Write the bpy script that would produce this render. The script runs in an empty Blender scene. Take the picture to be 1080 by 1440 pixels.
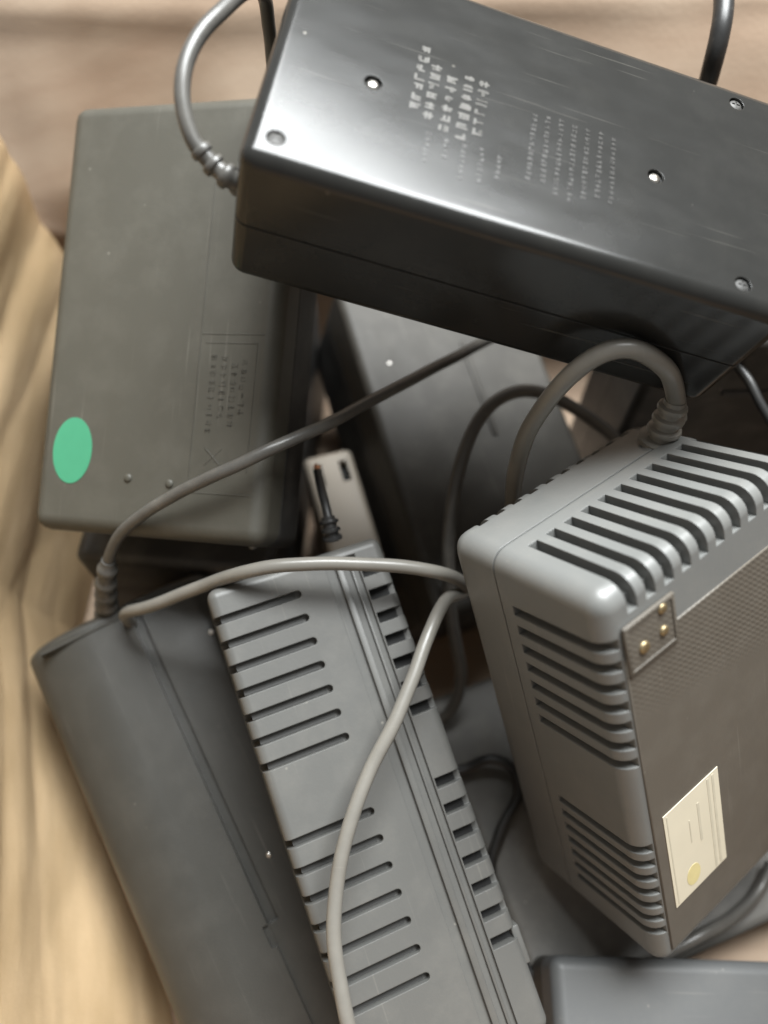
import bpy, bmesh, math, random
from mathutils import Matrix, Vector, noise

SC = bpy.context.scene
COL = SC.collection

# ------------------------------------------------------------------ camera, light, exposure
cam_data = bpy.data.cameras.new('camera')
cam = bpy.data.objects.new('camera', cam_data)
COL.objects.link(cam)
cam.location = (0.0, 0.0, 0.47)
cam.rotation_euler = (math.radians(90 - 62), 0, 0)
cam_data.sensor_fit = 'VERTICAL'
cam_data.sensor_height = 24.0
cam_data.lens = 24.0 * 1100.0 / 1440.0
cam_data.clip_start = 0.01
cam_data.clip_end = 50
cam_data.dof.use_dof = True
cam_data.dof.focus_distance = 0.305
cam_data.dof.aperture_fstop = 2.3
SC.camera = cam

world = bpy.data.worlds.new('World')
SC.world = world
world.use_nodes = True
wb = world.node_tree.nodes['Background']
wb.inputs['Color'].default_value = (1.0, 0.97, 0.92, 1)
wb.inputs['Strength'].default_value = 0.31

def area_light(name, loc, target, sx, sy, power, color):
    d = bpy.data.lights.new(name, 'AREA')
    d.shape = 'RECTANGLE'
    d.size, d.size_y = sx, sy
    d.energy = power
    d.color = color
    o = bpy.data.objects.new(name, d)
    COL.objects.link(o)
    o.location = loc
    o.rotation_euler = (Vector(target) - Vector(loc)).to_track_quat('-Z', 'Y').to_euler()
    return o

# the window on the far side of the room, high above the box
area_light('window_light', (0.27, 0.76, 1.45), (0.03, 0.15, 0.2), 1.05, 0.80, 88.0, (0.965, 0.995, 1.0))

SC.view_settings.view_transform = 'Standard'
SC.view_settings.look = 'None'
SC.view_settings.exposure = 0.0
SC.view_settings.gamma = 1.0
SC.view_settings.use_curve_mapping = False

# ------------------------------------------------------------------ measured poses (size, centre, rotation rows) and cable runs, metres
POSE = {
    'top_black': ((0.1936, 0.1076, 0.0587), (0.05, 0.2508, 0.2642), ((0.9615, 0.1544, 0.2273), (-0.133, 0.9853, -0.1068), (-0.2404, 0.0725, 0.968))),
    'louvred': ((0.195, 0.1094, 0.0777), (0.1144, 0.0916, 0.1343), ((0.2657, 0.7939, 0.547), (-0.5377, 0.5929, -0.5994), (-0.8002, -0.1349, 0.5844))),
    'ribbed': ((0.214, 0.0782, 0.046), (-0.0076, 0.05, 0.1071), ((0.3321, 0.9223, 0.1974), (-0.884, 0.3774, -0.2758), (-0.3289, -0.083, 0.9407))),
    'flat_grey': ((0.1983, 0.1138, 0.0468), (-0.0931, 0.2497, 0.1841), ((-0.0821, 0.9667, -0.2423), (-0.8978, -0.1773, -0.4032), (-0.4326, 0.1845, 0.8824))),
    'rounded': ((0.235, 0.105, 0.05), (-0.0792, 0.0454, 0.0566), ((0.4645, 0.8774, 0.1197), (-0.8569, 0.4795, -0.1894), (-0.2236, -0.0145, 0.9746))),
    'slanted': ((0.2, 0.115, 0.078), (0.0433, 0.2532, 0.069), ((0.2779, 0.93, 0.2407), (-0.9457, 0.3089, -0.1015), (-0.1687, -0.1994, 0.9653))),
    'support': ((0.104, 0.19, 0.1), (-0.1011, 0.2581, 0.054), ((0.9966, 0.0829, 0.0), (-0.0829, 0.9966, 0.0), (0.0, -0.0, 1.0))),
    'thin': ((0.165, 0.185, 0.022), (0.138, 0.0693, 0.013), ((0.3439, 0.939, 0.0), (-0.939, 0.3439, 0.0), (0.0, -0.0, 1.0))),
    'pale': ((0.17, 0.075, 0.045), (0.1578, -0.0515, 0.0283), ((0.9942, 0.0268, 0.1045), (-0.0306, 0.9989, 0.0347), (-0.1034, -0.0377, 0.9939))),
}
PATHS = {
    'top': [(-0.0461, 0.2269, 0.2848), (-0.05, 0.2208, 0.2907), (-0.0567, 0.2239, 0.2946), (-0.0626, 0.2283, 0.3003), (-0.0656, 0.2364, 0.3069), (-0.0651, 0.2466, 0.3123), (-0.061, 0.2599, 0.316), (-0.054, 0.274, 0.3167), (-0.0473, 0.2901, 0.3139), (-0.0443, 0.3049, 0.3037), (-0.0449, 0.3097, 0.2892), (-0.0462, 0.3165, 0.2645), (-0.0426, 0.2998, 0.25)],
    'round': [(-0.1425, 0.1371, 0.0876), (-0.1369, 0.1403, 0.1074), (-0.1315, 0.144, 0.1275), (-0.1263, 0.1492, 0.1428), (-0.1187, 0.1538, 0.1565), (-0.1051, 0.1571, 0.1707), (-0.0859, 0.1614, 0.1843), (-0.0611, 0.1667, 0.1962), (-0.0423, 0.1752, 0.1996), (-0.0242, 0.1895, 0.1936), (-0.0064, 0.2079, 0.1841), (0.0167, 0.2295, 0.1752), (0.0408, 0.2538, 0.1633), (0.0717, 0.2831, 0.1505)],
    'loose': [(-0.1251, 0.1345, 0.0885), (-0.125, 0.1327, 0.1079), (-0.1198, 0.1294, 0.1265), (-0.1034, 0.1272, 0.1413), (-0.0797, 0.1295, 0.1572), (-0.0556, 0.1297, 0.1743), (-0.0348, 0.1308, 0.1783), (-0.0117, 0.1323, 0.1757), (0.0089, 0.1329, 0.1714), (0.0226, 0.1335, 0.165), (0.0329, 0.1354, 0.1512), (0.0372, 0.1357, 0.139), (0.0325, 0.1317, 0.1436), (0.0264, 0.1245, 0.1534), (0.0183, 0.1069, 0.1588), (0.0063, 0.0766, 0.1562), (-0.005, 0.0554, 0.1518), (-0.0131, 0.035, 0.1477), (-0.0178, 0.0155, 0.1419), (-0.0186, -0.0036, 0.1363), (-0.0155, -0.0221, 0.131), (-0.0104, -0.0402, 0.1247), (-0.0026, -0.0584, 0.1162)],
    'louv': [(0.1271, 0.1885, 0.1886), (0.1231, 0.1887, 0.1989), (0.1163, 0.186, 0.2156), (0.1073, 0.1847, 0.2341), (0.0978, 0.1852, 0.2434), (0.0878, 0.1858, 0.2471), (0.078, 0.1848, 0.2443), (0.0684, 0.1823, 0.2328), (0.0608, 0.1797, 0.2133), (0.0573, 0.1764, 0.1923), (0.0579, 0.1727, 0.1654), (0.0637, 0.1684, 0.1235)],
    'back': [(0.1368, 0.226, 0.1032), (0.1199, 0.2291, 0.1252), (0.1005, 0.2345, 0.1394), (0.079, 0.2387, 0.1496), (0.0638, 0.2354, 0.1534), (0.0509, 0.2261, 0.1531), (0.0417, 0.2115, 0.1498), (0.0354, 0.1926, 0.1443), (0.032, 0.173, 0.1373), (0.0311, 0.154, 0.1215), (0.0349, 0.1364, 0.0895), (0.0412, 0.1196, 0.0579), (0.0361, 0.1057, 0.0369), (0.0199, 0.0999, 0.0282), (0.0, 0.1024, 0.0261)],
    'cut': [(-0.023, 0.154, 0.1532), (-0.0245, 0.1601, 0.1587), (-0.0262, 0.1675, 0.1604), (-0.0286, 0.1768, 0.1597), (-0.0308, 0.1875, 0.1575)],
    'far': [(0.1459, 0.3725, 0.283), (0.1434, 0.3456, 0.28), (0.1416, 0.3324, 0.273), (0.1422, 0.3288, 0.2598), (0.1497, 0.343, 0.2333)],
    'rear': [(0.1833, 0.1979, 0.1675), (0.1735, 0.2124, 0.1752), (0.1678, 0.2252, 0.1797), (0.1615, 0.239, 0.1781), (0.16, 0.2648, 0.1578)],
    'rear2': [(0.1653, 0.2037, 0.1706), (0.1692, 0.2182, 0.1726), (0.1682, 0.2331, 0.1749), (0.1645, 0.2518, 0.1679)],
    'mid': [(0.019, 0.0671, 0.0322), (0.0422, 0.0755, 0.0322), (0.0573, 0.0799, 0.0368), (0.0692, 0.0748, 0.0363), (0.0709, 0.0616, 0.0327), (0.0615, 0.046, 0.0301), (0.0552, 0.0276, 0.026), (0.0579, 0.0095, 0.0243), (0.0638, -0.0094, 0.0233), (0.0783, -0.0262, 0.0223)],
    'corner': [(0.1982, 0.0289, 0.0323), (0.1885, 0.0158, 0.031), (0.1715, 0.0046, 0.0364), (0.1517, -0.003, 0.0437), (0.1319, -0.012, 0.0423)],
}
# ------------------------------------------------------------------ materials
def new_mat(name):
    m = bpy.data.materials.new(name)
    m.use_nodes = True
    nt = m.node_tree
    return m, nt, nt.nodes['Principled BSDF']

def N(nt, t, **kw):
    n = nt.nodes.new(t)
    for k, v in kw.items():
        setattr(n, k, v)
    return n

def plastic(name, col, rough=0.4, spec=0.5, grain=900.0, bump=0.05, dust=0.25, dust_col=(0.34, 0.32, 0.28), ribs=False, edge=0.0006):
    m, nt, b = new_mat(name)
    L = nt.links.new
    tc = N(nt, 'ShaderNodeTexCoord')
    n1 = N(nt, 'ShaderNodeTexNoise'); n1.inputs['Scale'].default_value = 55.0; n1.inputs['Detail'].default_value = 9.0; n1.inputs['Roughness'].default_value = 0.65
    L(tc.outputs['Object'], n1.inputs['Vector'])
    r1 = N(nt, 'ShaderNodeMapRange'); r1.inputs['From Min'].default_value = 0.45; r1.inputs['From Max'].default_value = 0.8
    r1.inputs['To Min'].default_value = 0.0; r1.inputs['To Max'].default_value = dust
    L(n1.outputs['Fac'], r1.inputs['Value'])
    # fine specks of dust
    n2 = N(nt, 'ShaderNodeTexVoronoi'); n2.inputs['Scale'].default_value = 120.0
    L(tc.outputs['Object'], n2.inputs['Vector'])
    r2 = N(nt, 'ShaderNodeMapRange'); r2.inputs['From Min'].default_value = 0.09; r2.inputs['From Max'].default_value = 0.05
    L(n2.outputs['Distance'], r2.inputs['Value'])
    n2b = N(nt, 'ShaderNodeTexNoise'); n2b.inputs['Scale'].default_value = 60.0
    L(tc.outputs['Object'], n2b.inputs['Vector'])
    r2b = N(nt, 'ShaderNodeMapRange'); r2b.inputs['From Min'].default_value = 0.58; r2b.inputs['From Max'].default_value = 0.68
    L(n2b.outputs['Fac'], r2b.inputs['Value'])
    mul = N(nt, 'ShaderNodeMath', operation='MULTIPLY'); L(r2.outputs[0], mul.inputs[0]); L(r2b.outputs[0], mul.inputs[1])
    mul2 = N(nt, 'ShaderNodeMath', operation='MULTIPLY'); mul2.inputs[1].default_value = 0.5; L(mul.outputs[0], mul2.inputs[0])
    mx = N(nt, 'ShaderNodeMath', operation='MAXIMUM'); L(r1.outputs[0], mx.inputs[0]); L(mul2.outputs[0], mx.inputs[1])
    mix = N(nt, 'ShaderNodeMix', data_type='RGBA')
    mix.inputs['A'].default_value = (*col, 1); mix.inputs['B'].default_value = (*dust_col, 1)
    L(mx.outputs[0], mix.inputs['Factor'])
    # fine scratches in two directions
    sc_prev = mix.outputs['Result']
    for (rot, sx) in ((0.5, 260.0), (-0.9, 340.0)):
        ms = N(nt, 'ShaderNodeMapping'); ms.inputs['Scale'].default_value = (14.0, sx * 2, sx); ms.inputs['Rotation'].default_value = (rot * 0.4, 0, rot)
        L(tc.outputs['Object'], ms.inputs['Vector'])
        ns = N(nt, 'ShaderNodeTexNoise'); ns.inputs['Scale'].default_value = 1.0; ns.inputs['Detail'].default_value = 2.0; L(ms.outputs[0], ns.inputs['Vector'])
        rs = N(nt, 'ShaderNodeMapRange'); rs.inputs['From Min'].default_value = 0.70; rs.inputs['From Max'].default_value = 0.80; rs.inputs['To Max'].default_value = 0.28
        L(ns.outputs['Fac'], rs.inputs['Value'])
        mg = N(nt, 'ShaderNodeMath', operation='MULTIPLY'); L(rs.outputs[0], mg.inputs[0]); L(n1.outputs['Fac'], mg.inputs[1])
        mm = N(nt, 'ShaderNodeMix', data_type='RGBA'); L(mg.outputs[0], mm.inputs['Factor']); L(sc_prev, mm.inputs['A']); mm.inputs['B'].default_value = (*dust_col, 1)
        sc_prev = mm.outputs['Result']
    # edges rubbed pale
    bev = N(nt, 'ShaderNodeBevel', samples=3); bev.inputs['Radius'].default_value = edge
    geo = N(nt, 'ShaderNodeNewGeometry')
    dp = N(nt, 'ShaderNodeVectorMath', operation='DOT_PRODUCT'); L(bev.outputs[0], dp.inputs[0]); L(geo.outputs['Normal'], dp.inputs[1])
    ew = N(nt, 'ShaderNodeMapRange'); ew.inputs['From Min'].default_value = 0.995; ew.inputs['From Max'].default_value = 0.85; ew.inputs['To Max'].default_value = 0.35
    L(dp.outputs['Value'], ew.inputs['Value'])
    em = N(nt, 'ShaderNodeMath', operation='MULTIPLY'); L(ew.outputs[0], em.inputs[0]); L(n1.outputs['Fac'], em.inputs[1])
    me_ = N(nt, 'ShaderNodeMix', data_type='RGBA'); L(em.outputs[0], me_.inputs['Factor']); L(sc_prev, me_.inputs['A']); me_.inputs['B'].default_value = (*[min(1, c * 1.6 + 0.08) for c in col], 1)
    L(me_.outputs['Result'], b.inputs['Base Color'])
    # scuffed roughness
    n3 = N(nt, 'ShaderNodeTexNoise'); n3.inputs['Scale'].default_value = 110.0; n3.inputs['Detail'].default_value = 5.0
    mp = N(nt, 'ShaderNodeMapping'); mp.inputs['Scale'].default_value = (0.35, 1.0, 1.0); mp.inputs['Rotation'].default_value = (0, 0, 0.6)
    L(tc.outputs['Object'], mp.inputs['Vector']); L(mp.outputs[0], n3.inputs['Vector'])
    r3 = N(nt, 'ShaderNodeMapRange'); r3.inputs['From Min'].default_value = 0.3; r3.inputs['From Max'].default_value = 0.7
    r3.inputs['To Min'].default_value = rough - 0.012; r3.inputs['To Max'].default_value = rough + 0.03
    L(n3.outputs['Fac'], r3.inputs['Value']); L(r3.outputs[0], b.inputs['Roughness'])
    b.inputs['Specular IOR Level'].default_value = spec
    # moulded grain
    n4 = N(nt, 'ShaderNodeTexNoise'); n4.inputs['Scale'].default_value = grain; n4.inputs['Detail'].default_value = 2.0
    L(tc.outputs['Object'], n4.inputs['Vector'])
    bp = N(nt, 'ShaderNodeBump'); bp.inputs['Strength'].default_value = bump; bp.inputs['Distance'].default_value = 0.0006
    L(n4.outputs['Fac'], bp.inputs['Height'])
    L(bev.outputs[0], bp.inputs['Normal'])
    last = bp
    if ribs:
        # moulded knurling that fades out below the vents
        sep = N(nt, 'ShaderNodeSeparateXYZ'); L(tc.outputs['Object'], sep.inputs[0])
        s1 = N(nt, 'ShaderNodeMath', operation='MULTIPLY'); s1.inputs[1].default_value = 2 * math.pi / 0.0026; L(sep.outputs['X'], s1.inputs[0])
        s2 = N(nt, 'ShaderNodeMath', operation='SINE'); L(s1.outputs[0], s2.inputs[0])
        s3 = N(nt, 'ShaderNodeMath', operation='MULTIPLY'); s3.inputs[1].default_value = 2 * math.pi / 0.0026; L(sep.outputs['Y'], s3.inputs[0])
        s4 = N(nt, 'ShaderNodeMath', operation='SINE'); L(s3.outputs[0], s4.inputs[0])
        s4a = N(nt, 'ShaderNodeMath', operation='MULTIPLY'); L(s2.outputs[0], s4a.inputs[0]); L(s4.outputs[0], s4a.inputs[1])
        s4b = N(nt, 'ShaderNodeMath', operation='MULTIPLY_ADD'); s4b.inputs[1].default_value = 0.5; L(s2.outputs[0], s4b.inputs[0]); L(s4a.outputs[0], s4b.inputs[2])
        msk = N(nt, 'ShaderNodeMapRange'); msk.inputs['From Min'].default_value = -0.030; msk.inputs['From Max'].default_value = -0.046
        ad = N(nt, 'ShaderNodeMath', operation='MULTIPLY_ADD'); ad.inputs[1].default_value = -0.22; L(sep.outputs['Y'], ad.inputs[0]); L(sep.outputs['X'], ad.inputs[2])
        L(ad.outputs[0], msk.inputs['Value'])
        s5 = N(nt, 'ShaderNodeMath', operation='MULTIPLY'); L(s4b.outputs[0], s5.inputs[0]); L(msk.outputs[0], s5.inputs[1])
        b2 = N(nt, 'ShaderNodeBump'); b2.inputs['Strength'].default_value = 0.16; b2.inputs['Distance'].default_value = 0.0004
        L(s5.outputs[0], b2.inputs['Height']); L(bp.outputs[0], b2.inputs['Normal'])
        last = b2
    L(last.outputs[0], b.inputs['Normal'])
    return m

def flat(name, col, rough=0.6, metal=0.0, spec=0.5, var=0.15, scale=200.0):
    m, nt, b = new_mat(name)
    L = nt.links.new
    tc = N(nt, 'ShaderNodeTexCoord')
    n = N(nt, 'ShaderNodeTexNoise'); n.inputs['Scale'].default_value = scale; n.inputs['Detail'].default_value = 4.0
    L(tc.outputs['Object'], n.inputs['Vector'])
    mix = N(nt, 'ShaderNodeMix', data_type='RGBA')
    mix.inputs['A'].default_value = (*[c * (1 - var) for c in col], 1)
    mix.inputs['B'].default_value = (*[min(1, c * (1 + var)) for c in col], 1)
    L(n.outputs['Fac'], mix.inputs['Factor']); L(mix.outputs['Result'], b.inputs['Base Color'])
    b.inputs['Roughness'].default_value = rough
    b.inputs['Metallic'].default_value = metal
    b.inputs['Specular IOR Level'].default_value = spec
    return m

def cardboard(name, col, dark, streak=(90.0, 6.0, 90.0), rough=0.72):
    m, nt, b = new_mat(name)
    L = nt.links.new
    tc = N(nt, 'ShaderNodeTexCoord')
    mp = N(nt, 'ShaderNodeMapping'); mp.inputs['Scale'].default_value = streak
    L(tc.outputs['Object'], mp.inputs['Vector'])
    n1 = N(nt, 'ShaderNodeTexNoise'); n1.inputs['Scale'].default_value = 1.0; n1.inputs['Detail'].default_value = 6.0
    L(mp.outputs[0], n1.inputs['Vector'])
    n2 = N(nt, 'ShaderNodeTexNoise'); n2.inputs['Scale'].default_value = 14.0; n2.inputs['Detail'].default_value = 5.0
    L(tc.outputs['Object'], n2.inputs['Vector'])
    md = N(nt, 'ShaderNodeMath', operation='MULTIPLY'); L(n1.outputs['Fac'], md.inputs[0]); L(n2.outputs['Fac'], md.inputs[1])
    r = N(nt, 'ShaderNodeMapRange'); r.inputs['From Min'].default_value = 0.14; r.inputs['From Max'].default_value = 0.36
    L(md.outputs[0], r.inputs['Value'])
    mix = N(nt, 'ShaderNodeMix', data_type='RGBA')
    mix.inputs['A'].default_value = (*dark, 1); mix.inputs['B'].default_value = (*col, 1)
    L(r.outputs[0], mix.inputs['Factor']); L(mix.outputs['Result'], b.inputs['Base Color'])
    b.inputs['Roughness'].default_value = rough
    b.inputs['Specular IOR Level'].default_value = 0.3
    n3 = N(nt, 'ShaderNodeTexNoise'); n3.inputs['Scale'].default_value = 420.0
    L(tc.outputs['Object'], n3.inputs['Vector'])
    bp = N(nt, 'ShaderNodeBump'); bp.inputs['Strength'].default_value = 0.15; bp.inputs['Distance'].default_value = 0.0008
    L(n3.outputs['Fac'], bp.inputs['Height']); L(bp.outputs[0], b.inputs['Normal'])
    return m

M_TOP = plastic('black_satin_plastic', (0.017, 0.017, 0.016), rough=0.185, spec=0.42, grain=1400, bump=0.02, dust=0.02)
M_FLAT = plastic('olive_grey_plastic', (0.057, 0.054, 0.043), rough=0.50, dust=0.06)
M_ROUND = plastic('charcoal_textured_plastic', (0.035, 0.034, 0.030), rough=0.34, grain=1800, bump=0.2, dust=0.04)
M_RIB = plastic('mid_grey_plastic', (0.096, 0.096, 0.091), rough=0.42, dust=0.10)
M_LOUV = plastic('grey_satin_plastic', (0.150, 0.153, 0.148), rough=0.33, dust=0.12, edge=0.0009)
M_LOUV_FRONT = plastic('brown_grey_knurled_plastic', (0.098, 0.086, 0.070), rough=0.46, dust=0.08, ribs=True)
M_SLANT = plastic('dull_grey_plastic', (0.036, 0.033, 0.028), rough=0.55, spec=0.3, dust=0.08)
M_DARK = plastic('black_matt_plastic', (0.022, 0.021, 0.020), rough=0.5, dust=0.15)
M_PALE = plastic('pale_grey_plastic', (0.080, 0.083, 0.084), rough=0.5, dust=0.05)
M_BEIGE = plastic('beige_plastic', (0.36, 0.31, 0.25), rough=0.5, dust=0.3)
M_THIN = plastic('taupe_plastic', (0.12, 0.115, 0.105), rough=0.55, dust=0.3)
M_SEAM = flat('seam_shadow_plastic', (0.02, 0.02, 0.02), 0.7)
M_SLOT_SHADE = flat('slot_shade_grey', (0.060, 0.060, 0.058), 0.6)  # shaded copy of the ribbed charger's plastic, shade painted into the slot floors
M_HOLE_SHADE = flat('hole_shade_black', (0.012, 0.012, 0.012), 0.8)  # near-black colour standing in for the shade inside holes and slots
M_CABLE = plastic('grey_cable_sheath', (0.075, 0.072, 0.066), rough=0.34, grain=500, bump=0.05, dust=0.2, edge=0.0002)
M_CABLE_PALE = plastic('worn_cable_sheath', (0.16, 0.152, 0.135), rough=0.32, grain=500, bump=0.05, dust=0.2, edge=0.0002)
M_CABLE_BLACK = plastic('black_cable_sheath', (0.02, 0.02, 0.02), rough=0.4, grain=500, bump=0.05, dust=0.1, edge=0.0002)
M_STEEL = flat('screw_steel', (0.62, 0.60, 0.56), 0.28, 1.0)
M_BRASS = flat('brass', (0.40, 0.32, 0.19), 0.5, 1.0)
M_COPPER = flat('copper', (0.72, 0.40, 0.24), 0.35, 1.0)
M_GREEN = flat('green_sticker_paper', (0.040, 0.225, 0.122), 0.6, var=0.05)
M_LABEL = flat('cream_label_paper', (0.60, 0.55, 0.43), 0.6, var=0.06, scale=60)
M_LABEL_GREY = flat('label_grey_print', (0.50, 0.46, 0.36), 0.65)
M_LABEL_YELLOW = flat('label_yellow_print', (0.60, 0.52, 0.26), 0.65)
M_PRINT = flat('faded_print', (0.055, 0.051, 0.043), 0.35)
M_PRINT_DIM = flat('worn_print', (0.034, 0.032, 0.029), 0.3)
M_BOX = cardboard('box_cardboard', (0.40, 0.305, 0.225), (0.31, 0.22, 0.155), streak=(8.0, 70.0, 8.0))
M_KRAFT = cardboard('kraft_paper', (0.66, 0.50, 0.31), (0.52, 0.38, 0.22), streak=(60.0, 7.0, 60.0), rough=0.55)
M_RUBBER = plastic('rubber', (0.045, 0.044, 0.042), rough=0.55, grain=500, dust=0.25, edge=0.0002)

# ------------------------------------------------------------------ mesh helpers
def link(name, me, mat, parent=None):
    o = bpy.data.objects.new(name, me)
    COL.objects.link(o)
    if mat:
        me.materials.clear()
        me.materials.append(mat)
    if parent:
        o.parent = parent
    return o

def finish(bm, name='mesh', angle=38):
    bmesh.ops.recalc_face_normals(bm, faces=bm.faces)
    me = bpy.data.meshes.new(name)
    bm.to_mesh(me)
    bm.free()
    smooth(me, angle)
    return me

def smooth(me, angle=38):
    if len(me.polygons):
        me.polygons.foreach_set('use_smooth', [True] * len(me.polygons))
        me.set_sharp_from_angle(angle=math.radians(angle))

def tag(o, label, cat, group=None):
    o['label'] = label
    o['category'] = cat
    if group:
        o['group'] = group
    return o

def add_box(bm, c, s, bevel=0.0, seg=2):
    v = bmesh.ops.create_cube(bm, size=1.0)['verts']
    for p in v:
        p.co = Vector((c[0] + p.co.x * s[0], c[1] + p.co.y * s[1], c[2] + p.co.z * s[2]))
    if bevel:
        e = {x for p in v for x in p.link_edges}
        bmesh.ops.bevel(bm, geom=list(e), offset=bevel, segments=seg, profile=0.5, affect='EDGES')

def box_mesh(c, s, bevel=0.0, seg=2):
    bm = bmesh.new()
    add_box(bm, c, s, bevel, seg)
    return finish(bm)

def rounded_block(d, r_end, r_long, seg=5):
    """A block whose long edges (along x) take r_long and whose end edges take r_end."""
    bm = bmesh.new()
    add_box(bm, (0, 0, 0), d)
    bm.edges.ensure_lookup_table()
    longe = [e for e in bm.edges if abs((e.verts[0].co - e.verts[1].co).x) > d[0] * 0.5]
    if abs(r_end - r_long) < 1e-6:
        bmesh.ops.bevel(bm, geom=list(bm.edges), offset=r_end, segments=seg, profile=0.5, affect='EDGES')
    else:
        bmesh.ops.bevel(bm, geom=longe, offset=r_long, segments=seg + 2, profile=0.5, affect='EDGES')
        ends = [e for e in bm.edges if len(e.link_faces) == 2 and
                sum(1 for f in e.link_faces if len(f.verts) > 4 and abs(f.normal.x) > 0.9) == 1]
        bmesh.ops.bevel(bm, geom=ends, offset=r_end, segments=3, profile=0.5, affect='EDGES')
    return bm

def half(bm_src, axis, cut, keep_upper):
    bm = bm_src.copy()
    co = [0, 0, 0]; no = [0, 0, 0]
    co[axis] = cut; no[axis] = 1
    res = bmesh.ops.bisect_plane(bm, geom=list(bm.verts) + list(bm.edges) + list(bm.faces), plane_co=co, plane_no=no,
                                 clear_inner=keep_upper, clear_outer=not keep_upper)
    edges = [e for e in res['geom_cut'] if isinstance(e, bmesh.types.BMEdge)]
    bmesh.ops.holes_fill(bm, edges=edges, sides=0)
    return bm

def carve(me, cutters, angle=38):
    """Cut each cutter mesh out of me with an exact boolean and return the new mesh."""
    for c in cutters:
        a = bpy.data.objects.new('carve_body', me)
        b = bpy.data.objects.new('carve_tool', c)
        COL.objects.link(a); COL.objects.link(b)
        md = a.modifiers.new('cut', 'BOOLEAN')
        md.operation = 'DIFFERENCE'; md.solver = 'EXACT'; md.object = b
        dg = bpy.context.evaluated_depsgraph_get()
        me2 = bpy.data.meshes.new_from_object(a.evaluated_get(dg))
        bpy.data.objects.remove(a); bpy.data.objects.remove(b)
        bpy.data.meshes.remove(c)
        me = me2
    me.materials.clear()
    smooth(me, angle)
    return me

def add_prism(bm, pts, z0, z1, axes=(0, 1, 2)):
    """Extrude a 2D outline (in axes[0], axes[1]) along axes[2]."""
    def mk(p, z):
        v = [0, 0, 0]
        v[axes[0]], v[axes[1]], v[axes[2]] = p[0], p[1], z
        return bm.verts.new(v)
    lo = [mk(p, z0) for p in pts]; hi = [mk(p, z1) for p in pts]
    n = len(pts)
    bm.faces.new(lo[::-1]); bm.faces.new(hi)
    for i in range(n):
        bm.faces.new((lo[i], lo[(i + 1) % n], hi[(i + 1) % n], hi[i]))

def slot_outline(x, y0, y1, w, round_start=False, round_end=True, skew=0.0):
    """Outline of a slot centred on x that runs along y; the rounded end is half a circle."""
    h = w / 2
    pts = []
    if round_start:
        pts += [(x - skew + h * math.cos(a), y0 + h + h * math.sin(a)) for a in [math.pi + k * math.pi / 6 for k in range(7)]]
    else:
        pts += [(x - skew - h, y0), (x - skew + h, y0)]
    if round_end:
        pts += [(x + skew + h * math.cos(a), y1 - h + h * math.sin(a)) for a in [k * math.pi / 6 for k in range(7)]]
    else:
        pts += [(x + skew + h, y1), (x + skew - h, y1)]
    return pts

def catmull(pts, n=8):
    P = [Vector(p) for p in pts]
    P = [P[0] * 2 - P[1]] + P + [P[-1] * 2 - P[-2]]
    out = []
    for i in range(1, len(P) - 2):
        a, b, c, d = P[i - 1:i + 3]
        for k in range(n):
            t = k / n
            out.append(0.5 * ((2 * b) + (c - a) * t + (2 * a - 5 * b + 4 * c - d) * t * t + (3 * b - a - 3 * c + d) * t ** 3))
    out.append(P[-2])
    return out

def sweep(bm, path, radii, sides=14, cap=True):
    P = path
    t = (P[1] - P[0]).normalized()
    up = Vector((0, 0, 1)) if abs(t.z) < 0.9 else Vector((1, 0, 0))
    nrm = t.cross(up).normalized()
    rings = []
    for i, p in enumerate(P):
        t2 = (P[min(i + 1, len(P) - 1)] - P[max(i - 1, 0)]).normalized()
        nrm = (nrm - t2 * nrm.dot(t2)).normalized()
        bn = t2.cross(nrm)
        r = radii[i] if not isinstance(radii, (int, float)) else radii
        rings.append([bm.verts.new(p + (nrm * math.cos(2 * math.pi * k / sides) + bn * math.sin(2 * math.pi * k / sides)) * r) for k in range(sides)])
    for a, b in zip(rings, rings[1:]):
        for k in range(sides):
            bm.faces.new((a[k], a[(k + 1) % sides], b[(k + 1) % sides], b[k]))
    if cap:
        bm.faces.new(rings[0][::-1]); bm.faces.new(rings[-1])

def cable_mesh(pts, r, inv=None, n=8):
    path = catmull(pts, n)
    rnd = random.Random(len(pts))
    ph = rnd.uniform(0, 100)
    path = [p + noise.noise_vector(p * 60 + Vector((ph, 0, 0))) * 0.0004 for p in path]
    if inv:
        path = [inv @ p for p in path]
    bm = bmesh.new()
    sweep(bm, path, r)
    return finish(bm, angle=60)

def relief_mesh(pts, r0, r1, rings, inv=None, collar=None):
    """A bend relief: a tapering sleeve of separate ridges along pts."""
    path = catmull(pts, 4)
    ln = [0.0]
    for a, b in zip(path, path[1:]):
        ln.append(ln[-1] + (b - a).length)
    tot = ln[-1]
    pos, rad = [], []
    def at(s):
        for i in range(len(ln) - 1):
            if s <= ln[i + 1] or i == len(ln) - 2:
                return path[i].lerp(path[i + 1], min(1, (s - ln[i]) / max(1e-9, ln[i + 1] - ln[i])))
    for k in range(rings):
        f0 = k / rings
        for q, g in ((0.0, 0.72), (0.12, 0.97), (0.3, 1.0), (0.48, 0.97), (0.6, 0.72), (0.95, 0.72)):
            f = f0 + q / rings
            rr = (r0 + (r1 - r0) * f) * g
            if collar and k == 0 and 0 < q < 0.6:
                rr = collar
            pos.append(at(f * tot)); rad.append(rr)
    if inv:
        pos = [inv @ p for p in pos]
    bm = bmesh.new()
    sweep(bm, pos, rad, sides=18)
    return finish(bm, angle=50)

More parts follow.
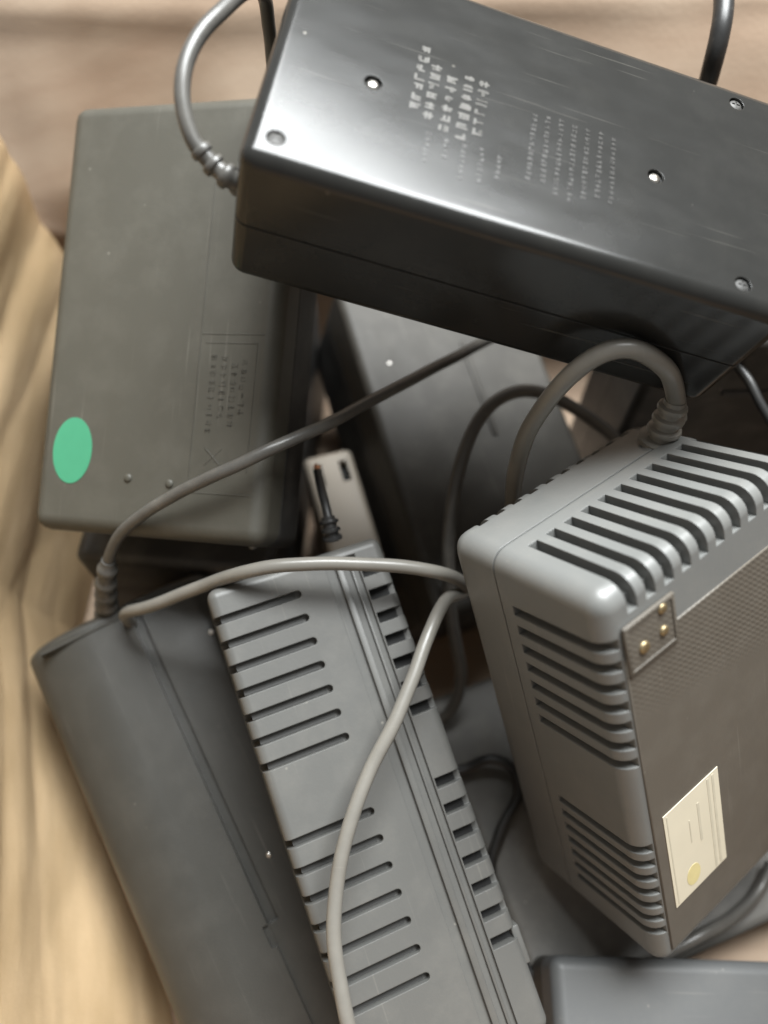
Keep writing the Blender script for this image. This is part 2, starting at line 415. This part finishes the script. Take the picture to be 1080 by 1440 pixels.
def disc_mesh(c, r, h, axis=2, sides=20, ry=None, dome=0.0):
    bm = bmesh.new()
    ax = [(1, 2, 0), (2, 0, 1), (0, 1, 2)][axis]
    ry = ry or r
    def ring(k, z):
        out = []
        for i in range(sides):
            a = 2 * math.pi * i / sides
            v = [0, 0, 0]
            v[ax[0]] = c[ax[0]] + r * k * math.cos(a); v[ax[1]] = c[ax[1]] + ry * k * math.sin(a); v[ax[2]] = c[ax[2]] + z
            out.append(bm.verts.new(v))
        return out
    rings = [ring(1, 0), ring(1, h), ring(0.86, h + dome * 0.5), ring(0.5, h + dome * 0.9)]
    for a, b in zip(rings, rings[1:]):
        for i in range(sides):
            bm.faces.new((a[i], a[(i + 1) % sides], b[(i + 1) % sides], b[i]))
    bm.faces.new(rings[0][::-1]); bm.faces.new(rings[-1])
    return finish(bm, angle=50)

def screw_mesh(c, r, h):
    """A round screw head with a cross recess on a +z face."""
    me = disc_mesh(c, r, h, dome=h * 0.8)
    bm = bmesh.new(); add_box(bm, (c[0], c[1], c[2] + h * 1.9), (r * 1.3, r * 0.28, h * 1.2))
    m1 = finish(bm)
    bm = bmesh.new(); add_box(bm, (c[0], c[1], c[2] + h * 1.9), (r * 0.28, r * 1.3, h * 1.2))
    return carve(me, [m1, finish(bm)])

def root(name, key, label, cat='charger', group=None):
    d, loc, rot = POSE[key]
    o = bpy.data.objects.new(name, None)
    COL.objects.link(o)
    mw = Matrix(rot).to_4x4()
    mw.translation = Vector(loc)
    o.matrix_world = mw
    o.empty_display_size = 0.02
    tag(o, label, cat, group)
    return o, d, mw.inverted()

GROUP = 'chargers heaped in the cardboard box'

def shells(t, d, r_end, r_long, seam, m_up, m_lo, axis=2, gap=0.0007, cut_up=(), cut_lo=(), names=('upper_shell', 'lower_shell'), seg=5, widen=1.0):
    blk = rounded_block((d[0], d[1] / widen, d[2]), r_end, r_long, seg)
    bmesh.ops.scale(blk, vec=(1, widen, 1), verts=blk.verts)
    up = finish(half(blk, axis, seam + gap / 2, True))
    lo = finish(half(blk, axis, seam - gap / 2, False))
    blk.free()
    if cut_up: up = carve(up, cut_up)
    if cut_lo: lo = carve(lo, cut_lo)
    for nm, me, mt in ((names[0], up, m_up), (names[1], lo, m_lo)):
        o = link(nm, me, mt, t)
        wn = o.modifiers.new('face_normals', 'WEIGHTED_NORMAL')
        wn.mode = 'FACE_AREA'; wn.weight = 80; wn.keep_sharp = True
    s = [d[0] - 0.0022, d[1] - 0.0022, d[2] - 0.0022]
    s[axis] = gap + 0.003
    c = [0, 0, 0]; c[axis] = seam
    bm = bmesh.new(); add_box(bm, c, s)
    e = [x for x in bm.edges if abs((x.verts[0].co - x.verts[1].co)[axis]) > 1e-6]
    bmesh.ops.bevel(bm, geom=e, offset=max(r_end, r_long) * 0.95 if axis == 2 and r_long == r_end else min(r_end, r_long), segments=4, affect='EDGES')
    link('seam_band', finish(bm), M_SEAM, t)

def glyph(bm, cx, cy, w, h, z, rnd, th):
    """One illegible printed character: a few crossing strokes, as blurred as the photograph shows it."""
    for k in range(rnd.randint(3, 5)):
        if rnd.random() < 0.5:
            add_box(bm, (cx, cy + rnd.uniform(-0.4, 0.4) * h, z), (w * rnd.uniform(0.5, 0.95), th, 0.00012))
        else:
            add_box(bm, (cx + rnd.uniform(-0.4, 0.4) * w, cy, z + 0.00003), (th, h * rnd.uniform(0.5, 0.95), 0.00012))

# ------------------------------------------------------------------ the cardboard box
box = bpy.data.objects.new('cardboard_box', None)
COL.objects.link(box)
tag(box, 'open brown cardboard box with scuffed walls holding the heap of chargers', 'cardboard box')
X0, X1, Y0, Y1, HW, TH = -0.222, 0.262, -0.13, 0.385, 0.335, 0.004

def panel(name, p0, u, v, nu, nv, th, amp, seed, mat=M_BOX, crease=()):
    """A board from p0 spanning u and v, slightly warped, th thick on the side u x v."""
    bm = bmesh.new()
    p0, u, v = Vector(p0), Vector(u), Vector(v)
    n = u.cross(v).normalized()
    def pt(i, j, k):
        a, b = i / nu, j / nv
        p = p0 + u * a + v * b
        e = min(a, 1 - a, b, 1 - b) * 6
        q = noise.noise(p * 9 + Vector((seed, 0, 0))) * amp * min(1, e)
        for (b0, w, dpt) in crease:
            q += dpt * max(0, 1 - abs(b - b0 - 0.02 * math.sin(a * 7 + seed)) / w)
        return p + n * (q + k * th)
    g = [[[bm.verts.new(pt(i, j, k)) for j in range(nv + 1)] for i in range(nu + 1)] for k in (0, 1)]
    for i in range(nu):
        for j in range(nv):
            a = g[0]; bm.faces.new((a[i][j], a[i][j + 1], a[i + 1][j + 1], a[i + 1][j]))
            a = g[1]; bm.faces.new((a[i][j], a[i + 1][j], a[i + 1][j + 1], a[i][j + 1]))
    rim = [(i, 0) for i in range(nu)] + [(nu, j) for j in range(nv)] + [(i, nv) for i in range(nu, 0, -1)] + [(0, j) for j in range(nv, 0, -1)]
    for q in range(len(rim)):
        (a, b), (c, d) = rim[q], rim[(q + 1) % len(rim)]
        bm.faces.new((g[0][a][b], g[0][c][d], g[1][c][d], g[1][a][b]))
    return link(name, finish(bm, angle=45), mat, box)

panel('floor_panel', (X0, Y0, -TH), (X1 - X0, 0, 0), (0, Y1 - Y0, 0), 30, 30, TH, 0.0, 1)
def back_panel():
    """The far wall and its flap: one board that bends outwards above a soft, uneven crease."""
    bm = bmesh.new()
    nu, nv, LEN = 60, 70, 0.42
    def pt(i, j, k):
        x = X0 + (X1 - X0) * i / nu
        s = LEN * j / nv
        s0 = 0.165 + 0.010 * noise.noise(Vector((x * 9, 2, 0))) + 0.004 * noise.noise(Vector((x * 30, 5, 0)))
        s0 -= 0.055 * max(0.0, min(1.0, (-0.06 - x) / 0.10))
        R = 0.030
        amax = math.radians(34)
        if s < s0:
            y, z, a = 0.0, s, 0.0
        elif s < s0 + R * amax:
            a = (s - s0) / R
            y, z = R * (1 - math.cos(a)), s0 + R * math.sin(a)
        else:
            a = amax
            e = s - s0 - R * amax
            y, z = R * (1 - math.cos(a)) + e * math.sin(a), s0 + R * math.sin(a) + e * math.cos(a)
        xs = x + (2 * i / nu - 1) * 0.09 * max(0.0, min(1.0, (s - s0) / 0.02))      # the flap is cut wider than the wall
        q = 0.002 * noise.noise(Vector((x * 7, s * 9, 1))) + 0.0007 * noise.noise(Vector((x * 22, s * 34, 4)))
        for (b0, w, dp, sl) in ((0.245, 0.012, 0.003, 0.05), (0.285, 0.03, -0.005, -0.12), (0.12, 0.02, 0.003, 0.02)):
            q += dp * max(0, 1 - abs(s - b0 - sl * x) / w)
        q -= k * TH
        return Vector((xs, Y1 + y - q * math.cos(a), z + q * math.sin(a)))
    g = [[[bm.verts.new(pt(i, j, k)) for j in range(nv + 1)] for i in range(nu + 1)] for k in (0, 1)]
    for i in range(nu):
        for j in range(nv):
            for k in (0, 1):
                a = g[k]; bm.faces.new((a[i][j], a[i + 1][j], a[i + 1][j + 1], a[i][j + 1]))
    rim = [(i, 0) for i in range(nu)] + [(nu, j) for j in range(nv)] + [(i, nv) for i in range(nu, 0, -1)] + [(0, j) for j in range(nv, 0, -1)]
    for q in range(len(rim)):
        (a, c), (e, f) = rim[q], rim[(q + 1) % len(rim)]
        bm.faces.new((g[0][a][c], g[0][e][f], g[1][e][f], g[1][a][c]))
    link('side_panel', finish(bm, angle=60), M_BOX, box)
back_panel()
panel('side_panel', (X0, Y0, 0.0), (0, Y1 - Y0, 0), (0, 0, HW), 40, 30, TH, 0.003, 7)
panel('side_panel', (X1, Y0, 0.0), (0, Y1 - Y0, 0), (0, 0, HW), 40, 30, -TH, 0.004, 9)
panel('side_panel', (X0, Y0, 0.0), (X1 - X0, 0, 0), (0, 0, 0.24), 20, 20, TH, 0.003, 11)

# ------------------------------------------------------------------ crumpled kraft paper along the left wall
def kraft():
    bm = bmesh.new()
    nu, nv = 190, 130
    def pt(i, j):
        u, v = i / nu, j / nv
        y = -0.10 + 0.475 * u
        base = -0.196 if y > 0.16 else -0.196 + (0.16 - y) * 0.44
        x = base + (-0.213 - base) * min(1, v * 1.15) ** 0.75
        z = 0.002 + 0.30 * v
        # crumple: flat facets meeting in sharp creases that run mostly along the wall
        w1 = v + 0.10 * u
        q = 0.0110 * abs(noise.noise(Vector((u * 0.4, w1 * 5.0, 3.1))))
        q += 0.0070 * abs(noise.noise(Vector((u * 0.7 - v * 0.8, w1 * 11.0, 7.7))))
        q += 0.0055 * abs(noise.noise(Vector((u * 4.0 + v * 3.0, v * 3.0 - u, 1.3))))
        q += 0.0004 * noise.noise(Vector((u * 20, v * 70, 2)))
        q = (q - 0.003) * (1 - 0.65 * v)
        return Vector((max(x + q, -0.2165 + 0.001 * math.sin(u * 40 + v * 20)), y, z + 0.3 * abs(q) * v))
    g = [[bm.verts.new(pt(i, j)) for j in range(nv + 1)] for i in range(nu + 1)]
    for i in range(nu):
        for j in range(nv):
            bm.faces.new((g[i][j], g[i + 1][j], g[i + 1][j + 1], g[i][j + 1]))
    bmesh.ops.solidify(bm, geom=list(bm.faces), thickness=0.0006)
    o = link('kraft_paper', finish(bm, angle=24), M_KRAFT)
    tag(o, 'crumpled light brown kraft paper lining the box beside the rounded charger', 'wrapping paper')
kraft()

# ------------------------------------------------------------------ black adapter on top of the heap
def top_adapter():
    t, d, inv = root('power_adapter', 'top_black', 'large black satin adapter with printed text and screws lying on top of the heap', 'adapter', GROUP)
    zt = d[2] / 2
    cut = bmesh.new()
    for (x, y) in ((-0.0615, -0.0069), (0.0421, -0.008), (-0.0868, -0.0435), (0.0755, -0.0448), (0.0755, 0.0435)):
        add_prism(cut, [(x + 0.0031 * math.cos(a), y + 0.0031 * math.sin(a)) for a in [k * math.pi / 10 for k in range(20)]], zt - 0.0016, zt + 0.004)
    shells(t, d, 0.0055, 0.0055, -0.001, M_TOP, M_TOP, cut_up=[finish(cut)])
    for (x, y, r, m) in ((-0.0868, -0.0435, 0.0028, M_RUBBER), (0.0755, -0.0448, 0.0026, M_RUBBER), (-0.0615, -0.0069, 0.0021, M_STEEL), (0.0421, -0.008, 0.0021, M_STEEL),
                         (-0.0868, 0.0435, 0.0026, M_RUBBER), (0.0755, 0.0435, 0.0026, M_RUBBER)):
        link('screw', screw_mesh((x, y, zt - 0.0018), r, 0.0009), m, t)
    rnd = random.Random(11)
    bm = bmesh.new()
    for c, (x, y0, y1) in enumerate(((-0.0465, 0.0165, -0.0130), (-0.0415, 0.0095, -0.0165), (-0.0355, 0.0060, -0.0185), (-0.0295, 0.0095, -0.0215), (-0.0240, 0.0090, -0.0180))):
        y = y0
        while y > y1:
            glyph(bm, x, y, 0.0043, 0.0034, zt + 0.00006, rnd, 0.00085)
            y -= 0.0047
    link('bold_print', finish(bm), M_PRINT, t)
    bm = bmesh.new()
    for c in range(12):
        x = -0.040 + c * 0.0062 if c < 5 else -0.0045 + (c - 5) * 0.0050
        y = (-0.021 if c < 5 else 0.004) - rnd.uniform(0, 0.002)
        end = (-0.034 if c < 5 else -0.030) + rnd.uniform(-0.003, 0.003)
        while y > end:
            glyph(bm, x, y, 0.0021, 0.0017, zt + 0.00006, rnd, 0.00036)
            y -= 0.0023
    link('fine_print', finish(bm), M_PRINT_DIM, t)
    c = link('power_cable', cable_mesh(PATHS['top'][1:], 0.0027, inv), M_CABLE, t)
    link('strain_relief', relief_mesh(PATHS['top'][:4], 0.0052, 0.0036, 5, inv, collar=0.0062), M_CABLE, c)
top_adapter()

# ------------------------------------------------------------------ flat grey adapter with the green dot
def flat_adapter():
    t, d, inv = root('power_adapter', 'flat_grey', 'flat olive grey adapter with an oval green sticker on its lid', 'adapter', GROUP)
    zt = d[2] / 2
    shells(t, d, 0.007, 0.007, 0.004, M_FLAT, M_DARK)
    link('green_sticker', disc_mesh((0.0626, -0.0383, zt), 0.0150, 0.00022, ry=0.0100, sides=48), M_GREEN, t)
    for (x, y) in ((0.0735, -0.0088), (0.0748, 0.0117)):
        link('rivet', disc_mesh((x, y, zt - 0.0002), 0.0019, 0.0005, dome=0.0007), M_FLAT, t)
    rnd = random.Random(3)
    bm = bmesh.new()
    for (x0, x1, y0, y1) in ((-0.060, 0.078, 0.0200, 0.0206), (0.0080, 0.0086, 0.0210, 0.0500), (0.0120, 0.0680, 0.0470, 0.0475), (0.0120, 0.0125, 0.0230, 0.0470), (0.0775, 0.0781, 0.0210, 0.0500)):
        add_box(bm, ((x0 + x1) / 2, (y0 + y1) / 2, zt), (x1 - x0, y1 - y0, 0.00024))
    link('raised_border', finish(bm), M_FLAT, t)
    bm = bmesh.new()
    for k, y in enumerate((0.0275, 0.0325, 0.0375, 0.042)):
        x = 0.017 + rnd.uniform(0, 0.006)
        while x < 0.052 - rnd.uniform(0, 0.008):
            glyph(bm, x, y, 0.0028, 0.0034, zt + 0.00002, rnd, 0.00050)
            x += 0.0036
    for s in (-1, 1):
        bmx = bmesh.new(); add_box(bmx, (0, 0, 0), (0.011, 0.0007, 0.00026))
        bmesh.ops.rotate(bmx, verts=bmx.verts, cent=(0, 0, 0), matrix=Matrix.Rotation(s * 0.8, 3, 'Z'))
        bmesh.ops.translate(bmx, verts=bmx.verts, vec=(0.062, 0.031, zt + 0.00005 * s))
        tmp = bpy.data.meshes.new('tmp'); bmx.to_mesh(tmp); bmx.free(); bm.from_mesh(tmp); bpy.data.meshes.remove(tmp)
    link('raised_lettering', finish(bm), M_FLAT, t)
flat_adapter()

# ------------------------------------------------------------------ rounded charcoal charger, lower left
def rounded_charger():
    t, d, inv = root('charger', 'rounded', 'charcoal charger with rounded sides and a double groove along its back', 'charger', GROUP)
    zt = d[2] / 2
    cuts = []
    bm = bmesh.new()
    add_box(bm, (0.0, 0.0020 + 0.040, zt + 0.0025), (d[0] + 0.02, 0.080, 0.0086))      # the right-hand lid sits a step lower
    cuts.append(finish(bm))
    bm = bmesh.new()
    add_box(bm, (-0.035, 0.0046, zt), (d[0] - 0.070, 0.0050, 0.0090))                  # open groove along the step
    cuts.append(finish(bm))
    bm = bmesh.new()
    add_box(bm, (0.052, 0.0010, zt), (0.010, 0.0030, 0.0040))                          # broken notch
    cuts.append(finish(bm))
    shells(t, d, 0.0045, 0.0215, -0.010, M_ROUND, M_ROUND, cut_up=cuts, seg=7, widen=1.6)
    link('end_lip', box_mesh((-d[0] / 2 + 0.0065, 0, 0.004), (0.0016, d[1] - 0.020, d[2] - 0.0066), 0.0006), M_ROUND, t)
    for (x, y) in ((0.0212, 0.0150, ), (-0.085, 0.034)):
        link('screw', disc_mesh((x, y, zt - 0.0022), 0.0012, 0.0007, dome=0.0004), M_STEEL, t)
    c = link('power_cable', cable_mesh(PATHS['round'][1:], 0.0027, inv), M_CABLE, t)
    link('strain_relief', relief_mesh(PATHS['round'][:4], 0.0066, 0.0046, 6, inv), M_CABLE, c)
rounded_charger()

# ------------------------------------------------------------------ grey ribbed charger in the middle
def ribbed_charger():
    t, d, inv = root('charger', 'ribbed', 'mid grey charger with long vent slots, a ridged centre channel and a cut cable', 'charger', GROUP)
    zt, ye = d[2] / 2, d[1] / 2
    xs = [-0.0935 + 0.0104 * i for i in range(7)] + [0.0005 + 0.0112 * i for i in range(7)]
    bm = bmesh.new()
    bms = bmesh.new()
    for x in xs:
        add_prism(bm, slot_outline(x, -ye - 0.01, -0.0012, 0.0034), zt - 0.0036, zt + 0.01)
        add_box(bms, (x, -ye - 0.0068, 0.009), (0.0034, 0.020, 0.024))
    c1, c2 = finish(bm), finish(bms)
    bm = bmesh.new()
    for x in xs:
        add_prism(bm, slot_outline(x, 0.0268, ye + 0.01, 0.0046, round_end=False), zt - 0.005, zt + 0.01)
    c3 = finish(bm)
    bm = bmesh.new()
    add_box(bm, (0.004, 0.0190, zt), (d[0] - 0.001, 0.0142, 0.0030))
    c4 = finish(bm)
    shells(t, d, 0.0042, 0.0042, -0.0075, M_RIB, M_RIB, cut_up=[c1, c2, c3, c4])
    for x in xs:
        link('vent_slot_shade', box_mesh((x, (-ye + 0.002 - 0.0030) / 2, zt - 0.0037), (0.0028, ye - 0.0065, 0.0008)), M_SLOT_SHADE, t)  # liner painted darker than the shell, as shade in the groove
        link('vent_slot_shade', box_mesh((x, 0.0318, zt - 0.0050), (0.0042, 0.0092, 0.0008)), M_HOLE_SHADE, t)  # black liner painted as the shade in the short edge slots
    for (y, w, h) in ((0.0178, 0.0030, 0.0020), (0.0230, 0.0014, 0.0012)):
        link('ridge', box_mesh((0.003, y, zt - 0.0015 + h / 2), (d[0] - 0.006, w, h), 0.0004), M_RIB, t)
    link('corner_clip', box_mesh((0.0735, ye - 0.0003, zt - 0.008), (0.016, 0.0036, 0.012), 0.0009), M_RIB, t)
    c = link('power_cable', cable_mesh(PATHS['cut'], 0.0021, inv), M_CABLE_BLACK, t)
    p = [Vector(q) for q in PATHS['cut']]
    e = p[-1]; dr = (p[-1] - p[-2]).normalized()
    link('strain_relief', relief_mesh([p[0], p[0].lerp(p[1], 0.6), p[1].lerp(p[2], 0.4)], 0.0046, 0.0042, 3, inv), M_CABLE_BLACK, c)
    bm = bmesh.new()
    rnd = random.Random(2)
    for k in range(7):
        a = 2 * math.pi * k / 6
        off = Vector((0, 0, 0)) if k == 6 else Vector((math.cos(a), 0, math.sin(a))) * 0.0011
        tip = e + off + dr * 0.004 + Vector((rnd.uniform(-1, 1), 0, rnd.uniform(-1, 1))) * 0.0006
        sweep(bm, [inv @ (e + off - dr * 0.001), inv @ (e + off + dr * 0.002), inv @ tip], 0.0006, sides=6)
    link('copper_strands', finish(bm), M_COPPER, c)
ribbed_charger()

# ------------------------------------------------------------------ louvred charger leaning on the right
def louvred_charger():
    t, d, inv = root('charger', 'louvred', 'grey charger standing on end with a slotted top, side louvres and a cream label', 'charger', GROUP)
    xe, ye, ze = d[0] / 2, d[1] / 2, d[2] / 2
    seam = -0.0125
    ys = [-0.0405 + 0.0091 * i for i in range(11)]
    W = 0.0046
    front, back = [], []
    # slots over the top edge of the front half
    bm = bmesh.new()
    for y in ys: add_box(bm, (-xe, y, 0.0225 + 0.004), (0.014, W, 0.063))
    front.append(finish(bm))
    bm = bmesh.new()
    for y in ys: add_box(bm, (-xe + 0.001, y, ze + 0.002), (0.020, W, 0.0120))
    front.append(finish(bm))
    bm = bmesh.new()
    for y in ys: add_box(bm, (-xe, y, -ze), (0.014, W, 0.014))
    back.append(finish(bm))
    lx = [-0.0765 + 0.0090 * i for i in range(7)] + [0.0240 + 0.0085 * i for i in range(7)]
    bm = bmesh.new()
    for x in lx:
        add_prism(bm, [(x + 0.0012 - 0.0022, -0.0060), (x + 0.0012 + 0.0022, -0.0060), (x + 0.0022, 0.020), (x - 0.0016 + 0.0022, ze + 0.01), (x - 0.0016 - 0.0022, ze + 0.01), (x - 0.0022, 0.020)], -ye - 0.01, -ye + 0.0060, axes=(0, 2, 1))
    front.append(finish(bm))
    # front half carries the vents and the knurled face
    shells(t, d, 0.0075, 0.0075, seam, M_LOUV, M_LOUV, axis=2, cut_up=front, cut_lo=back, names=('front_shell', 'back_shell'), seg=6)
    for y in ys:
        link('vent_slot_shade', box_mesh((-xe + 0.0069, y, 0.0130), (0.0008, W * 0.96, 0.036)), M_HOLE_SHADE, t)  # black liner: painted shade at the bottom of the top slots
        link('vent_slot_shade', box_mesh((-xe + 0.0066, y, -ze + 0.0045), (0.0008, W * 0.96, 0.004)), M_HOLE_SHADE, t)  # same painted shade for the back notches
    for x in lx:
        link('louvre_slot_shade', box_mesh((x - 0.0002, -ye + 0.0060, 0.0125), (0.0040, 0.0008, 0.036)), M_HOLE_SHADE, t)  # black strip behind each louvre opening, shade put in as colour
    # the knurled front panel set into the shell
    bm = bmesh.new()
    add_box(bm, (0.0095, 0.0000, ze + 0.00005), (d[0] - 0.035, d[1] - 0.0135, 0.0012), 0.0004, 1)
    link('front_panel', finish(bm), M_LOUV_FRONT, t)
    zf = ze + 0.00065
    bm = bmesh.new()
    add_box(bm, (-0.0732, -0.0350, zf + 0.0004), (0.0205, 0.0250, 0.0016), 0.0006, 2)
    pl = finish(bm)
    bm = bmesh.new()
    add_box(bm, (-0.0732, -0.0350, zf + 0.0016), (0.0170, 0.0215, 0.0016))
    pl = carve(pl, [finish(bm)])
    p = link('socket_plate', pl, M_LOUV_FRONT, t)
    for (x, y, r) in ((-0.0805, -0.0290, 0.0019), (-0.0715, -0.0295, 0.0019), (-0.0710, -0.0395, 0.0023)):
        link('brass_pin', disc_mesh((x, y, zf + 0.0005), r, 0.0008, dome=0.0007), M_BRASS, p)
    lab = link('paper_label', box_mesh((0.0386, -0.0258, zf + 0.00012), (0.0550, 0.0330, 0.00030)), M_LABEL, t)
    bm = bmesh.new()
    for (x0, x1, y0, y1) in ((0.0125, 0.0650, -0.0135, -0.0122), (0.0125, 0.0650, -0.0165, -0.0152), (0.0200, 0.0420, -0.0235, -0.0222), (0.0125, 0.0650, -0.0408, -0.0402), (0.0250, 0.0380, -0.0290, -0.0284)):
        add_box(bm, ((x0 + x1) / 2, (y0 + y1) / 2, zf + 0.00030), (x1 - x0, y1 - y0, 0.00010))
    link('label_print', finish(bm), M_LABEL_GREY, lab)
    link('yellow_print', disc_mesh((0.0565, -0.0300, zf + 0.00026), 0.0058, 0.00010, ry=0.0042), M_LABEL_YELLOW, lab)
    g = [Vector(q) for q in PATHS['louv']]
    c = link('power_cable', cable_mesh(PATHS['louv'][1:], 0.0037, inv), M_CABLE_PALE, t)
    base = Vector((-xe + 0.002, 0.0440, -0.0165))
    q0 = Matrix(inv).inverted() @ base
    link('strain_relief', relief_mesh([q0, q0.lerp(g[2], 0.4), g[2]], 0.0078, 0.0058, 4, inv, collar=0.0094), M_CABLE_PALE, c)
louvred_charger()

# ------------------------------------------------------------------ chargers deeper in the heap
def slanted_charger():
    t, d, inv = root('charger', 'slanted', 'dull grey charger lying slanted beneath the large black adapter', 'charger', GROUP)
    shells(t, d, 0.005, 0.005, 0.010, M_SLANT, M_DARK)
    link('raised_rib', box_mesh((-0.022, 0.0080, d[2] / 2), (0.062, 0.0035, 0.0024), 0.0010), M_SLANT, t)
    link('screw', screw_mesh((-0.045, -0.040, d[2] / 2 - 0.0003), 0.0010, 0.0004), M_STEEL, t)
slanted_charger()

def support_charger():
    t, d, inv = root('charger', 'support', 'thick black charger in shade beneath the olive grey adapter', 'charger', GROUP)
    shells(t, d, 0.006, 0.006, 0.012, M_DARK, M_DARK)
    link('screw', screw_mesh((0.040, -0.080, d[2] / 2 - 0.0003), 0.0018, 0.0005), M_STEEL, t)
support_charger()

def thin_charger():
    t, d, inv = root('power_adapter', 'thin', 'thin grey adapter flat on the box floor between two upright chargers', 'adapter', GROUP)
    shells(t, d, 0.005, 0.005, 0.0, M_THIN, M_THIN)
    link('foot', disc_mesh((-0.05, -0.035, d[2] / 2 - 0.0002), 0.004, 0.0006), M_RUBBER, t)
thin_charger()

def pale_charger():
    t, d, inv = root('charger', 'pale', 'plain grey charger lying at the foot of the standing louvred charger', 'charger', GROUP)
    shells(t, d, 0.006, 0.006, 0.004, M_PALE, M_SLANT)
pale_charger()

POSE['prop'] = ((0.130, 0.070, 0.195), (0.190, 0.266, 0.0995), ((1, 0, 0), (0, 1, 0), (0, 0, 1)))
def prop_charger():
    t, d, inv = root('charger', 'prop', 'black charger upright in deep shade holding up the large black adapter', 'charger', GROUP)
    shells(t, d, 0.005, 0.005, 0.0, M_DARK, M_DARK, axis=1, names=('back_shell', 'front_shell'))
    for z in (-0.02, 0.06):
        link('vent_bar', box_mesh((0, -d[1] / 2, z), (0.05, 0.0024, 0.004), 0.0008), M_DARK, t)
prop_charger()

# ------------------------------------------------------------------ loose plug and cables
POSE['beige'] = ((0.029, 0.082, 0.084), (-0.0225, 0.205, 0.0425), ((0.961, -0.276, 0), (0.276, 0.961, 0), (0, 0, 1)))
def beige_adapter():
    t, d, inv = root('plug_adapter', 'beige', 'small beige plug adapter with two dark slots between dark chargers', 'plug adapter', GROUP)
    zt = d[2] / 2
    bm = bmesh.new()
    for s in (-1, 1):
        add_box(bm, (s * 0.0075, 0.026, zt), (0.0048, 0.014, 0.012))
    shells(t, d, 0.004, 0.004, 0.010, M_BEIGE, M_BEIGE, cut_up=[finish(bm)])
    for s in (-1, 1):
        link('pin_slot_shade', box_mesh((s * 0.0075, 0.026, zt - 0.0055), (0.0046, 0.0138, 0.0008)), M_HOLE_SHADE, t)  # black plate painting the shade down in the pin openings
beige_adapter()

def cord(key, r, mat, label, name='cable'):
    o = link(name, cable_mesh(PATHS[key], r), mat)
    tag(o, label, 'cable')
cord('loose', 0.0029, M_CABLE_PALE, 'pale worn cable looping across the ribbed charger and doubling back down it')
cord('back', 0.0033, M_CABLE, 'dark cable arching behind the standing louvred charger')
cord('far', 0.0042, M_CABLE_BLACK, 'black cable hanging against the back wall of the box')
cord('rear', 0.0022, M_CABLE_BLACK, 'black cable slanting behind the slotted top under the black adapter')
cord('mid', 0.0028, M_CABLE_BLACK, 'black cable curled on the thin adapter on the box floor')
cord('corner', 0.0030, M_CABLE, 'grey cable curving round the foot of the louvred charger')
